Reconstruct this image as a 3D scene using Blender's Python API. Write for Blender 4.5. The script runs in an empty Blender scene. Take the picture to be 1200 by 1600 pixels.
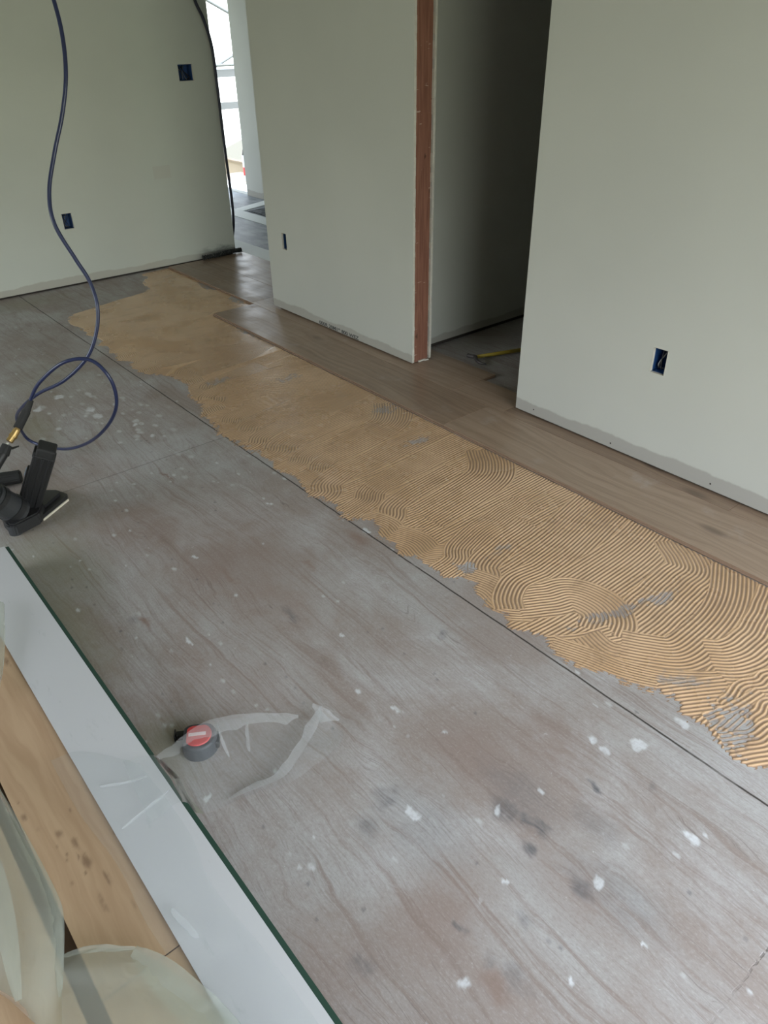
import bpy, bmesh, math, random
import numpy as np
from mathutils import Vector, Matrix
random.seed(7)
RNG = np.random.default_rng(11)
S = bpy.context.scene
COL = S.collection

# ------------------------------------------------------------------ camera
CH = 1.5
cam_d = bpy.data.cameras.new('camera'); cam = bpy.data.objects.new('camera', cam_d); COL.objects.link(cam)
S.camera = cam
cam_d.sensor_fit = 'VERTICAL'; cam_d.sensor_height = 32.0
cam_d.lens = 1161.74 * 32.0 / 1600.0
cam_d.clip_start = 0.02; cam_d.clip_end = 200
pitch, yaw, roll = 0.57493882, 0.68238147, -0.01723959
fwd = Vector((math.sin(yaw)*math.cos(pitch), math.cos(yaw)*math.cos(pitch), -math.sin(pitch)))
rgt = Vector((math.cos(yaw), -math.sin(yaw), 0)); upv = rgt.cross(fwd)
r2 = rgt*math.cos(roll) + upv*math.sin(roll); u2 = -rgt*math.sin(roll) + upv*math.cos(roll)
M = Matrix((r2, u2, -fwd)).transposed().to_4x4(); M.translation = Vector((0, 0, CH))
cam.matrix_world = M

# ------------------------------------------------------------------ sky, light, exposure
W = bpy.data.worlds.new('sky'); S.world = W; W.use_nodes = True
nt = W.node_tree; nt.nodes.clear()
wo = nt.nodes.new('ShaderNodeOutputWorld'); bg = nt.nodes.new('ShaderNodeBackground')
tc = nt.nodes.new('ShaderNodeTexCoord'); sx = nt.nodes.new('ShaderNodeSeparateXYZ'); mr = nt.nodes.new('ShaderNodeMapRange')
cr = nt.nodes.new('ShaderNodeValToRGB')
nt.links.new(tc.outputs['Generated'], sx.inputs[0]); nt.links.new(sx.outputs['Z'], mr.inputs[0])
mr.inputs[1].default_value = -1; mr.inputs[2].default_value = 1
nt.links.new(mr.outputs[0], cr.inputs[0])
# trees and a yard lie on the patio side (towards -Y): only the sky above them is bright there
crb = nt.nodes.new('ShaderNodeValToRGB'); nt.links.new(mr.outputs[0], crb.inputs[0])
eb = crb.color_ramp.elements
eb[0].position = .35; eb[0].color = (.17, .18, .125, 1)
eb[1].position = .54; eb[1].color = (.40, .42, .32, 1)
x_ = eb.new(.63); x_.color = (.80, .86, .90, 1)
x_ = eb.new(.80); x_.color = (1.12, 1.22, 1.40, 1)
side_ = nt.nodes.new('ShaderNodeMapRange'); ad_ = nt.nodes.new('ShaderNodeMath'); nt.links.new(sx.outputs['Y'], ad_.inputs[0]); nt.links.new(sx.outputs['X'], ad_.inputs[1]); nt.links.new(ad_.outputs[0], side_.inputs[0]); side_.inputs[1].default_value = .1; side_.inputs[2].default_value = .8
mxw = nt.nodes.new('ShaderNodeMix'); mxw.data_type = 'RGBA'; nt.links.new(side_.outputs[0], mxw.inputs[0]); nt.links.new(crb.outputs[0], mxw.inputs[6]); nt.links.new(cr.outputs[0], mxw.inputs[7])
nt.links.new(mxw.outputs[2], bg.inputs[0]); nt.links.new(bg.outputs[0], wo.inputs[0])
e = cr.color_ramp.elements
e[0].position = 0.30; e[0].color = (.06, .07, .05, 1)
e[1].position = 0.42; e[1].color = (.26, .28, .27, 1)
x_ = e.new(0.56); x_.color = (.28, .30, .305, 1)
x_ = e.new(0.80); x_.color = (.23, .265, .32, 1)
bg.inputs[1].default_value = 11.0
S.view_settings.view_transform = 'Standard'; S.view_settings.look = 'None'
S.view_settings.gamma = 1; S.view_settings.use_curve_mapping = False
S.view_settings.exposure = 0.08
def portal(name, loc, rot, sx_, sy_):
    l = bpy.data.lights.new(name, 'AREA'); l.shape = 'RECTANGLE'; l.size = sx_; l.size_y = sy_
    l.cycles.is_portal = True
    o = bpy.data.objects.new(name, l); COL.objects.link(o); o.location = loc; o.rotation_euler = rot
# openings of the building: the patio opening behind the camera, an unseen side window added for fill light, the open front of the hall
PI = math.pi
portal('patio_portal', (0.95, -1.70, 1.15), (PI/2, 0, PI), 2.6, 2.2)
portal('added_window_portal', (-3.30, 3.2, 1.5), (PI/2, 0, -PI/2), 2.6, 1.5)
portal('hall_portal', (4.76, 8.6, 1.2), (PI/2, 0, PI/2), 1.8, 2.4)
portal('hall_end_portal', (3.7, 9.6, 1.2), (PI/2, 0, 0), 1.8, 2.4)

# ------------------------------------------------------------------ materials
def mat(name, color=(.5,.5,.5), rough=.6, metal=0, spec=.5, **k):
    m = bpy.data.materials.new(name); m.use_nodes = True
    b = m.node_tree.nodes['Principled BSDF']
    b.inputs['Base Color'].default_value = (*color, 1); b.inputs['Roughness'].default_value = rough
    b.inputs['Metallic'].default_value = metal; b.inputs['Specular IOR Level'].default_value = spec
    return m
class NT:
    def __init__(s, m): s.t = m.node_tree; s.b = s.t.nodes['Principled BSDF']; s.out = s.t.nodes['Material Output']
    def n(s, typ, **k):
        o = s.t.nodes.new('ShaderNode'+typ)
        for a, v in k.items(): setattr(o, a, v)
        return o
    def l(s, a, b): s.t.links.new(a, b)
    def val(s, sock, v):
        if isinstance(v, (int, float)): sock.default_value = v
        elif isinstance(v, (tuple, list)): sock.default_value = (*v, 1) if len(v) == 3 and sock.type == 'RGBA' else v
        else: s.l(v, sock)
    def coords(s, scale=(1,1,1), loc=(0,0,0), rot=(0,0,0)):
        c = s.n('TexCoord'); m = s.n('Mapping'); s.l(c.outputs['Object'], m.inputs[0])
        m.inputs['Scale'].default_value = scale; m.inputs['Location'].default_value = loc; m.inputs['Rotation'].default_value = rot
        return m.outputs[0]
    def noise(s, vec, scale=5, detail=4, rough=.5, dist=0):
        n = s.n('TexNoise'); s.l(vec, n.inputs['Vector']); n.inputs['Scale'].default_value = scale
        n.inputs['Detail'].default_value = detail; n.inputs['Roughness'].default_value = rough; n.inputs['Distortion'].default_value = dist
        return n.outputs['Fac']
    def ramp(s, f, a, b, lo=0., hi=1.):
        r = s.n('MapRange'); r.interpolation_type = 'SMOOTHSTEP'; s.val(r.inputs[0], f)
        for i, v in enumerate((a, b, lo, hi)): r.inputs[i+1].default_value = v
        return r.outputs[0]
    def math(s, op, a, b=0.):
        m = s.n('Math', operation=op); s.val(m.inputs[0], a); s.val(m.inputs[1], b); return m.outputs[0]
    def mix(s, f, a, b, mode='MIX'):
        m = s.n('Mix', data_type='RGBA', blend_type=mode); s.val(m.inputs[0], f); s.val(m.inputs[6], a); s.val(m.inputs[7], b); return m.outputs[2]
    def attr(s, name):
        a = s.n('Attribute'); a.attribute_name = name; return a.outputs['Fac']
    def bump(s, h, strength=.3, dist=.002):
        b = s.n('Bump'); s.l(h, b.inputs['Height']); b.inputs['Strength'].default_value = strength; b.inputs['Distance'].default_value = dist
        s.l(b.outputs[0], s.b.inputs['Normal'])
    def color(s, c): s.l(c, s.b.inputs['Base Color'])
    def xyz(s, vec):
        x = s.n('SeparateXYZ'); s.l(vec, x.inputs[0]); return x.outputs

def plaster(name, base, band_col, band_h=.09, axis=1, extra=None):
    m = mat(name, base, .75, spec=.35); q = NT(m)
    v = q.coords(); X = q.xyz(v)
    big = q.noise(v, 1.3, 3); fine = q.noise(v, 60, 3)
    c = q.mix(q.ramp(big, .3, .7), base, tuple(b*.94 for b in base))
    # the primer stops a hand's breadth above the floor
    edge = q.noise(q.coords((3, 3, 3)), 1.1, 6, .6)
    lim = q.math('ADD', q.math('MULTIPLY', edge, .07), band_h-.035)
    d = q.math('SUBTRACT', X[2], lim)
    c = q.mix(q.ramp(d, -.006, .003, 1, 0), c, band_col)
    if extra: c = extra(q, X, c)
    q.color(c); q.bump(fine, .12, .001)
    return m
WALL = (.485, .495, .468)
BAND = (.345, .335, .315)
M_wall_r = plaster('primed_drywall_right', WALL, BAND, .082)
def patch(q, X, c):
    fx = q.math('MULTIPLY', q.math('GREATER_THAN', X[0], 2.415), q.math('LESS_THAN', X[0], 2.548))
    fz = q.math('MULTIPLY', q.math('GREATER_THAN', X[2], .62), q.math('LESS_THAN', X[2], .705))
    c = q.mix(q.math('MULTIPLY', q.math('MULTIPLY', fx, fz), .5), c, (.52, .49, .44))
    # taped seam, a shade darker
    s1 = q.ramp(q.math('ABSOLUTE', q.math('SUBTRACT', X[0], 2.50)), .10, .22, .16, 0)
    c = q.mix(s1, c, (.50, .56, .50))
    # black smudge low on the wall near its end
    sm = q.noise(q.coords((6, 6, 14)), 1.6, 5, .6)
    f = q.math('MULTIPLY', q.ramp(X[0], 2.60, 2.85), q.ramp(q.math('ADD', X[2], q.math('MULTIPLY', sm, -.10)), -.01, .05, 1, 0))
    c = q.mix(q.math('MULTIPLY', f, .85), c, (.05, .055, .055))
    return c
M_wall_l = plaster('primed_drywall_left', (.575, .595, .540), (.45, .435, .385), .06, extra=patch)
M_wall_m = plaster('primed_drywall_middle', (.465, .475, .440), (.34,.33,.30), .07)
M_gyps = mat('cut_gypsum_edge', (.72, .70, .64), .9)
q = NT(M_gyps); q.color(q.mix(q.noise(q.coords(), 40, 4), (.62, .60, .54), (.42, .40, .36))); q.bump(q.noise(q.coords(), 90, 3), .8, .003)
M_dark = mat('cavity_shade_lumber', (.035, .028, .024), .9)  # near-black tone: shade of the gap under the drywall put into the colour
M_ceil = mat('ceiling_paint', (.50, .51, .47), .9)

# stud
M_stud = mat('reddish_stud', (.25, .09, .05), .7); q = NT(M_stud)
v = q.coords((30, 30, 1.5)); g = q.noise(v, 3, 5, .6, .4)
c = q.mix(q.ramp(g, .3, .7), (.165, .066, .043), (.255, .115, .076))
kn = q.noise(q.coords((9, 9, 4)), 2.2, 2); c = q.mix(q.ramp(kn, .70, .76), c, (.08, .03, .02))
sc = q.noise(q.coords((8, 8, 45)), 2.0, 4, .6); c = q.mix(q.ramp(sc, .67, .72, 0, .6), c, (.62, .50, .42))
q.color(c); q.bump(g, .3, .002)

# subfloor
M_floor = mat('weathered_plywood_subfloor', (.35, .33, .31), .62, spec=.4); q = NT(M_floor)
v = q.coords(); X = q.xyz(v)
warp = q.noise(q.coords((1.6, .45, 1)), 2.0, 4, .55, .5)
gx = q.math('ADD', X[0], q.math('MULTIPLY', warp, .22))
def streak(sx_, sy_, sc, det, ro):
    cb = q.n('CombineXYZ'); q.l(q.math('MULTIPLY', gx, sx_), cb.inputs[0]); q.l(q.math('MULTIPLY', X[1], sy_), cb.inputs[1])
    return q.noise(cb.outputs[0], sc, det, ro)
grain = streak(1, .022, 48, 7, .72)
grain2 = streak(1, .035, 130, 6, .75)
fine = q.noise(q.coords((330, 7, 1)), 1.0, 4, .7)
lime = q.noise(q.coords((1.3, .9, 1)), 2.4, 10, .68, .4)
blotch = q.noise(q.coords((1.5, .9, 1), (3, 1, 0)), 1.9, 8, .66, .3)
blot2 = q.noise(q.coords((1, .6, 1), (7, 3, 0)), 5.5, 9, .72, .2)
c = q.mix(q.ramp(blotch, .36, .62), (.350, .338, .328), (.272, .230, .208))
c = q.mix(q.ramp(blot2, .50, .70, 0, .5), c, (.265, .218, .192))
c = q.mix(q.ramp(grain, .50, .64, 0, .72), c, (.215, .168, .146))
c = q.mix(q.ramp(grain2, .50, .68, 0, .50), c, (.215, .175, .155))
c = q.mix(q.ramp(fine, .56, .74, 0, .50), c, (.20, .165, .150))
# worn lime coat lying on the high grain
c = q.mix(q.math('MULTIPLY', q.ramp(lime, .46, .66, 0, .62), q.ramp(grain2, .62, .40, .25, 1.)), c, (.430, .422, .425))
scr = q.noise(q.coords((38, 90, 1), (0, 0, 0), (0, 0, .6)), 1.0, 3, .7, .6)
c = q.mix(q.ramp(scr, .68, .76, 0, .40), c, (.55, .55, .55))
scr2 = q.noise(q.coords((140, 26, 1), (0, 0, 0), (0, 0, -.35)), 1.0, 4, .75, .8)
c = q.mix(q.ramp(scr2, .70, .76, 0, .5), c, (.60, .60, .60))
speck = q.noise(q.coords((1, 1, 1)), 62, 3, .6); cl = q.noise(q.coords(), 2.6, 2)
c = q.mix(q.math('MULTIPLY', q.ramp(speck, .70, .74), q.ramp(cl, .46, .6, 0, .7)), c, (.60, .60, .58))
dk = q.noise(q.coords((1, .8, 1), (4, 4, 0)), 34, 5, .7)
c = q.mix(q.ramp(dk, .68, .76, 0, .45), c, (.15, .13, .125))
grit = q.noise(q.coords((1, .45, 1)), 210, 5, .75)
c = q.mix(q.ramp(grit, .50, .68, 0, .42), c, (.20, .170, .152))
c = q.mix(q.ramp(grit, .34, .48, .18, 0), c, (.56, .55, .545))
saw = streak(1, .012, 210, 5, .8)
c = q.mix(q.math('MULTIPLY', q.ramp(saw, .55, .66, 0, .7), q.ramp(q.noise(q.coords((1, .7, 1), (2, 9, 0)), 3.2, 5, .6), .45, .6)), c, (.14, .115, .105))
# footprints of real spills and wear, plus greenish darker patches, carried by the mesh
c = q.mix(q.attr('brown'), c, (.19, .115, .085))
c = q.mix(q.attr('green_tone'), c, (.20, .195, .12))  # greenish darker patches near nailer, carton, hose and left wall
brk_ = q.ramp(q.math('ADD', q.math('MULTIPLY', grain2, .6), q.math('MULTIPLY', dk, .4)), .36, .60, .35, 1.)
c = q.mix(q.math('MULTIPLY', q.attr('stain'), brk_), c, (.075, .078, .090))
c = q.mix(q.math('MULTIPLY', q.attr('spackle'), q.ramp(speck, .30, .55, .55, 1.)), c, (.56, .57, .585))
# sheet joints
def line(a, pos, w): return q.ramp(q.math('ABSOLUTE', q.math('SUBTRACT', a, pos)), w*.45, w, 1, 0)
wob = q.math('MULTIPLY', q.noise(q.coords((1, 1, 1)), 9, 4), .006)
sxl = q.math('ADD', q.math('ADD', X[0], q.math('MULTIPLY', X[1], .006)), wob)
seam = line(sxl, 1.3395, .0036)
jy = q.math('ADD', X[1], q.math('MULTIPLY', q.noise(q.coords((60, 3, 1)), 1., 3), .006))
j1 = q.math('MULTIPLY', line(jy, .120, .0030), q.math('MULTIPLY', q.ramp(X[0], .92, 1.12, .15, .9), q.math('MULTIPLY', q.ramp(q.noise(q.coords((1, 1, 1)), 70, 2), .42, .52), q.math('LESS_THAN', X[0], 1.335))))
j2 = q.math('MULTIPLY', line(jy, 2.732, .005), q.math('LESS_THAN', X[0], 1.335))
gap = q.noise(q.coords(), 7, 3)
sm_ = q.math('MULTIPLY', q.math('MAXIMUM', seam, q.math('MAXIMUM', j1, q.math('MULTIPLY', j2, .35))), q.ramp(gap, .26, .42, .35, .95))
c = q.mix(sm_, c, (.035, .028, .025))
q.color(c)
h = q.math('ADD', q.math('MULTIPLY', fine, .5), q.math('MULTIPLY', grain, .5))
h = q.math('ADD', h, q.math('MULTIPLY', grain2, .4))
q.bump(q.math('SUBTRACT', h, q.math('MULTIPLY', sm_, 2.)), .55, .0015)
q.l(q.ramp(blot2, .3, .7, .48, .70), q.b.inputs['Roughness'])

# adhesive
M_adh = mat('trowelled_adhesive', (.6, .37, .18), .38, spec=.5); q = NT(M_adh)
th = q.attr('thickness'); wt = q.attr('film')
n1 = q.noise(q.coords(), 3.5, 5, .6)
n2 = q.noise(q.coords((1.2, 3.2, 1), rot=(0, 0, .12)), 4.5, 8, .7, .5)
c = q.mix(q.ramp(n1, .35, .65), (.560, .378, .228), (.468, .302, .168))
c = q.mix(q.ramp(n2, .52, .68, 0, .55), c, (.33, .215, .125))
c = q.mix(q.ramp(th, .0, .75, .88, 0), c, (.225, .148, .102))  # valleys darker: thin film colour together with painted groove shadow
c = q.mix(wt, c, (.30, .26, .225))
q.color(c); q.bump(q.noise(q.coords(), 160, 3), .12, .0008)
q.l(q.ramp(n1, .3, .7, .17, .34), q.b.inputs['Roughness'])

# finished oak boards
def oak(name, a, b, k):
    m = mat(name, a, .36, spec=.5); q = NT(m)
    v = q.coords((1, 1, 1), (k*3.1, k*1.7, 0))
    warp = q.noise(q.coords((2, .5, 1), (k, k*2, 0)), 2, 4)
    X = q.xyz(v); cb = q.n('CombineXYZ'); q.l(q.math('ADD', X[0], q.math('MULTIPLY', warp, .22)), cb.inputs[0]); q.l(q.math('MULTIPLY', X[1], .03), cb.inputs[1])
    g = q.noise(cb.outputs[0], 42, 5, .65); f = q.noise(q.coords((220, 4, 1), (k, 0, 0)), 1, 3, .6)
    c = q.mix(q.ramp(g, .32, .7), a, b); c = q.mix(q.ramp(f, .5, .8, 0, .4), c, tuple(x*.72 for x in b))
    kn = q.n('TexVoronoi'); q.l(q.coords((3.2, 1.25, 1), (k*1.3, k*.77, 0)), kn.inputs[0]); kn.inputs['Scale'].default_value = 1.6
    c = q.mix(q.ramp(kn.outputs['Distance'], .03, .16, .55, 0), c, (.075, .052, .038))
    dust = q.noise(q.coords(), 5, 6, .7); c = q.mix(q.ramp(dust, .55, .75, 0, .35), c, (.42, .38, .35))
    q.color(c); q.bump(f, .12, .0008); q.l(q.ramp(dust, .3, .75, .28, .48), q.b.inputs['Roughness'])
    return m
M_oak = [oak('smoked_oak_1', (.285, .203, .142), (.190, .128, .088), 1), oak('smoked_oak_2', (.325, .238, .172), (.235, .165, .115), 2.3),
         oak('smoked_oak_3', (.262, .185, .130), (.175, .120, .083), 4.1)]
M_ply_edge = mat('board_ply_edge', (.235, .155, .108), .7)
M_blk = mat('black_plastic', (.018, .018, .019), .42)
M_blk2 = mat('charcoal_cast_metal', (.030, .032, .035), .45, spec=.6)
M_rub = mat('black_rubber', (.014, .014, .014), .75)
M_brass = mat('brass', (.52, .36, .15), .42, 1)
M_steel = mat('bright_steel', (.72, .71, .66), .3, 1)
M_edge = mat('pale_wear_plate', (.62, .58, .48), .5)
M_hose = mat('blue_hose', (.018, .025, .072), .3)
M_hose2 = mat('navy_hose', (.014, .016, .035), .45)
M_box = mat('blue_box_plastic', (.022, .075, .23), .4)
M_wire = mat('grey_wire', (.22, .22, .22), .5)
M_wire2 = mat('black_wire', (.02, .02, .022), .5)
M_white_card = mat('white_coated_card', (.50, .51, .53), .55); q = NT(M_white_card)
c = q.mix(q.ramp(q.noise(q.coords((30, 9, 1)), 1, 5, .7), .60, .72, 0, .35), (.48, .485, .495), (.34, .36, .36)); q.color(c)
M_green = mat('dark_green_card_edge', (.014, .045, .030), .6)
M_kraft = mat('brown_kraft_card', (.17, .105, .065), .85)
M_birch = mat('knotty_board_underside', (.5, .36, .23), .6); q = NT(M_birch)
warp = q.noise(q.coords((3, .8, 1)), 2.2, 4)
X = q.xyz(q.coords()); cb = q.n('CombineXYZ'); q.l(q.math('ADD', X[0], q.math('MULTIPLY', warp, .12)), cb.inputs[0]); q.l(q.math('MULTIPLY', X[1], .05), cb.inputs[1])
g = q.noise(cb.outputs[0], 38, 4, .6)
c = q.mix(q.ramp(g, .3, .7), (.44, .305, .190), (.36, .235, .140))
c = q.mix(q.attr('knot'), c, (.10, .052, .030))
sp_ = q.noise(q.coords((34, 13, 1)), 1, 3, .5, .3); c = q.mix(q.ramp(sp_, .69, .76, 0, .55), c, (.13, .075, .045))
q.color(c)
M_red = mat('red_plastic', (.50, .055, .055), .4)
M_glare = mat('pale_film_glare', (.75, .60, .58), .5)  # glare of the clear film, painted as a pale colour
M_hall = mat('grey_floor_board', (.115, .13, .14), .5); q = NT(M_hall)
q.color(q.mix(q.ramp(q.noise(q.coords((2, 1, 1)), 5, 5, .6), .4, .7), (.10, .115, .125), (.24, .26, .27)))
M_tape = mat('white_seam_strip', (.62, .65, .63), .6)
M_alu = mat('galvanised_tube', (.10, .11, .11), .45)
M_deck = mat('pale_scaffold_deck', (.10, .106, .106), .7)
M_ply = mat('pale_plywood', (.25, .205, .15), .7)
M_roof = mat('grey_roof_felt', (.14, .135, .12), .8)
M_soot = mat('sooty_rag', (.02, .021, .022), .95); q = NT(M_soot)
q.color(q.mix(q.ramp(q.noise(q.coords(), 60, 4), .55, .7), (.014, .015, .016), (.10, .10, .09)))
M_yel = mat('yellow_fibreglass', (.34, .25, .03), .5)
M_bottle = mat('white_tube', (.65, .70, .75), .4)

def film(name, tint, body, gloss=.12, tr=.6):
    """thin plastic sheet: clear share, milky share and a glossy coat"""
    m = bpy.data.materials.new(name); m.use_nodes = True; t = m.node_tree; t.nodes.clear()
    o = t.nodes.new('ShaderNodeOutputMaterial'); tp = t.nodes.new('ShaderNodeBsdfTransparent'); tp.inputs[0].default_value = (*tint, 1)
    d = t.nodes.new('ShaderNodeBsdfDiffuse'); d.inputs[0].default_value = (*body, 1)
    tl = t.nodes.new('ShaderNodeBsdfTranslucent'); tl.inputs[0].default_value = (*body, 1)
    g = t.nodes.new('ShaderNodeBsdfGlossy'); g.inputs['Roughness'].default_value = gloss
    lw = t.nodes.new('ShaderNodeLayerWeight'); lw.inputs[0].default_value = .10
    m1 = t.nodes.new('ShaderNodeMixShader'); m1.inputs[0].default_value = .45; t.links.new(d.outputs[0], m1.inputs[1]); t.links.new(tl.outputs[0], m1.inputs[2])
    m2 = t.nodes.new('ShaderNodeMixShader'); m2.inputs[0].default_value = tr; t.links.new(m1.outputs[0], m2.inputs[1]); t.links.new(tp.outputs[0], m2.inputs[2])
    m3 = t.nodes.new('ShaderNodeMixShader'); t.links.new(lw.outputs['Fresnel'], m3.inputs[0]); t.links.new(m2.outputs[0], m3.inputs[1]); t.links.new(g.outputs[0], m3.inputs[2])
    t.links.new(m3.outputs[0], o.inputs[0]); return m
M_clear = film('clear_film', (.97, .98, .98), (.75, .77, .78), .16, .90)
M_milky = film('milky_foam_film', (.93, .96, .90), (.54, .57, .51), .30, .50)

# ------------------------------------------------------------------ mesh helpers
def link(name, me, m=None, parent=None, smooth=False, label=None, cat=None, group=None, kind=None):
    o = bpy.data.objects.new(name, me); COL.objects.link(o)
    if m is not None:
        for mm in (m if isinstance(m, (list, tuple)) else [m]): me.materials.append(mm)
    if smooth: me.shade_smooth()
    if parent: o.parent = parent
    if label: o['label'] = label
    if cat: o['category'] = cat
    if group: o['group'] = group
    if kind: o['kind'] = kind
    return o
def empty(name, loc, label, cat, group=None):
    o = bpy.data.objects.new(name, None); COL.objects.link(o); o.location = loc; o.empty_display_size = .05
    o['label'] = label; o['category'] = cat
    if group: o['group'] = group
    return o
class MB:
    def __init__(s): s.bm = bmesh.new()
    def box(s, a, b, mi=0, bevel=0, mtx=None):
        a = Vector(a); b = Vector(b); c = (a+b)/2; d = b-a
        r = bmesh.ops.create_cube(s.bm, size=1, matrix=Matrix.Translation(c) @ Matrix.Diagonal((*d, 1)))
        vs = r['verts']
        if bevel:
            es = list({e for v in vs for e in v.link_edges})
            rr = bmesh.ops.bevel(s.bm, geom=es, offset=bevel, segments=2, affect='EDGES', profile=.5)
            vs = list({v for f in rr['faces'] for v in f.verts} | {v for v in vs if v.is_valid})
        fs = {f for v in vs for f in v.link_faces}
        for f in fs: f.material_index = mi
        if mtx is not None: bmesh.ops.transform(s.bm, matrix=mtx, verts=vs)
        return vs
    def cyl(s, p0, p1, r0, r1=None, seg=20, mi=0, bevel=0):
        p0 = Vector(p0); p1 = Vector(p1); d = p1-p0; r1 = r0 if r1 is None else r1
        q_ = d.to_track_quat('Z', 'Y').to_matrix().to_4x4()
        r = bmesh.ops.create_cone(s.bm, cap_ends=True, segments=seg, radius1=r0, radius2=r1, depth=d.length, matrix=Matrix.Translation((p0+p1)/2) @ q_)
        for v in r['verts']:
            for f in v.link_faces: f.material_index = mi
        return r['verts']
    def prism(s, pts, z0, z1, mi=0, mtx=None):
        n = len(pts)
        lo = [s.bm.verts.new((x, y, z0)) for x, y in pts]; hi = [s.bm.verts.new((x, y, z1)) for x, y in pts]
        fs = [s.bm.faces.new(lo[::-1]), s.bm.faces.new(hi)]
        for i in range(n): fs.append(s.bm.faces.new((lo[i], lo[(i+1) % n], hi[(i+1) % n], hi[i])))
        for f in fs: f.material_index = mi
        if mtx is not None: bmesh.ops.transform(s.bm, matrix=mtx, verts=lo+hi)
        return lo+hi
    def build(s, name, m, parent=None, **k):
        bmesh.ops.recalc_face_normals(s.bm, faces=s.bm.faces)
        me = bpy.data.meshes.new(name); s.bm.to_mesh(me); s.bm.free()
        return link(name, me, m, parent, **k)
def spline(pts, n=10):
    P = [Vector(p) for p in pts]; P = [P[0]*2-P[1]] + P + [P[-1]*2-P[-2]]; out = []
    for i in range(1, len(P)-2):
        a, b, c, d = P[i-1:i+3]
        for k in range(n):
            t = k/n
            out.append(.5*((2*b)+(c-a)*t+(2*a-5*b+4*c-d)*t*t+(3*b-a-3*c+d)*t**3))
    out.append(P[-2]); return out
def tube_mesh(name, pts, r, seg=12):
    bm = bmesh.new(); rings = []; n = None
    for i, p in enumerate(pts):
        t = (pts[min(i+1, len(pts)-1)]-pts[max(i-1, 0)]).normalized()
        if n is None: n = t.orthogonal().normalized()
        n = (n-t*n.dot(t)).normalized(); b = t.cross(n)
        rr = r[i] if isinstance(r, (list, tuple)) else r
        rings.append([bm.verts.new(p+(n*math.cos(a)+b*math.sin(a))*rr) for a in [2*PI*k/seg for k in range(seg)]])
    for a, b in zip(rings, rings[1:]):
        for k in range(seg): bm.faces.new((a[k], a[(k+1) % seg], b[(k+1) % seg], b[k]))
    bm.faces.new(rings[0][::-1]); bm.faces.new(rings[-1])
    me = bpy.data.meshes.new(name); bm.to_mesh(me); bm.free(); return me
def grid_mesh(name, X, Y, Z, keep=None, attrs=None):
    ny, nx = X.shape; co = np.stack([X, Y, Z], -1).reshape(-1, 3)
    idx = np.arange(nx*ny).reshape(ny, nx)
    f = np.stack([idx[:-1, :-1], idx[:-1, 1:], idx[1:, 1:], idx[1:, :-1]], -1)
    if keep is not None:
        kc = keep[:-1, :-1] | keep[:-1, 1:] | keep[1:, 1:] | keep[1:, :-1]; f = f[kc]
    f = f.reshape(-1, 4)
    used = np.unique(f); remap = np.full(nx*ny, -1); remap[used] = np.arange(len(used)); f = remap[f]; co = co[used]
    me = bpy.data.meshes.new(name); me.vertices.add(len(co)); me.vertices.foreach_set('co', co.ravel().astype(np.float32))
    me.loops.add(f.size); me.loops.foreach_set('vertex_index', f.ravel().astype(np.int32))
    me.polygons.add(len(f)); me.polygons.foreach_set('loop_start', np.arange(0, f.size, 4, dtype=np.int32))
    me.update(calc_edges=True)
    for k, a in (attrs or {}).items():
        at = me.attributes.new(k, 'FLOAT', 'POINT'); at.data.foreach_set('value', a.reshape(-1)[used].astype(np.float32))
    return me
def vnoise(x, y, seed=0):
    """smooth value noise in 0..1"""
    xi = np.floor(x).astype(int); yi = np.floor(y).astype(int); fx = x-xi; fy = y-yi
    fx = fx*fx*(3-2*fx); fy = fy*fy*(3-2*fy)
    def h(a, b):
        n = (a*374761393+b*668265263+seed*982451653) & 0xffffffff
        n = ((n ^ (n >> 13))*1274126177) & 0xffffffff
        return ((n ^ (n >> 16)) & 0xffff)/65535.
    return (h(xi, yi)*(1-fx)+h(xi+1, yi)*fx)*(1-fy)+(h(xi, yi+1)*(1-fx)+h(xi+1, yi+1)*fx)*fy
def fbm(x, y, seed=0, o=4):
    s = 0; a = .5; t = 0
    for i in range(o): s = s+a*vnoise(x*2**i, y*2**i, seed+i); t += a; a *= .5
    return s/t
def sst(a, b, x):
    t = np.clip((x-a)/(b-a), 0, 1); return t*t*(3-2*t)

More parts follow.
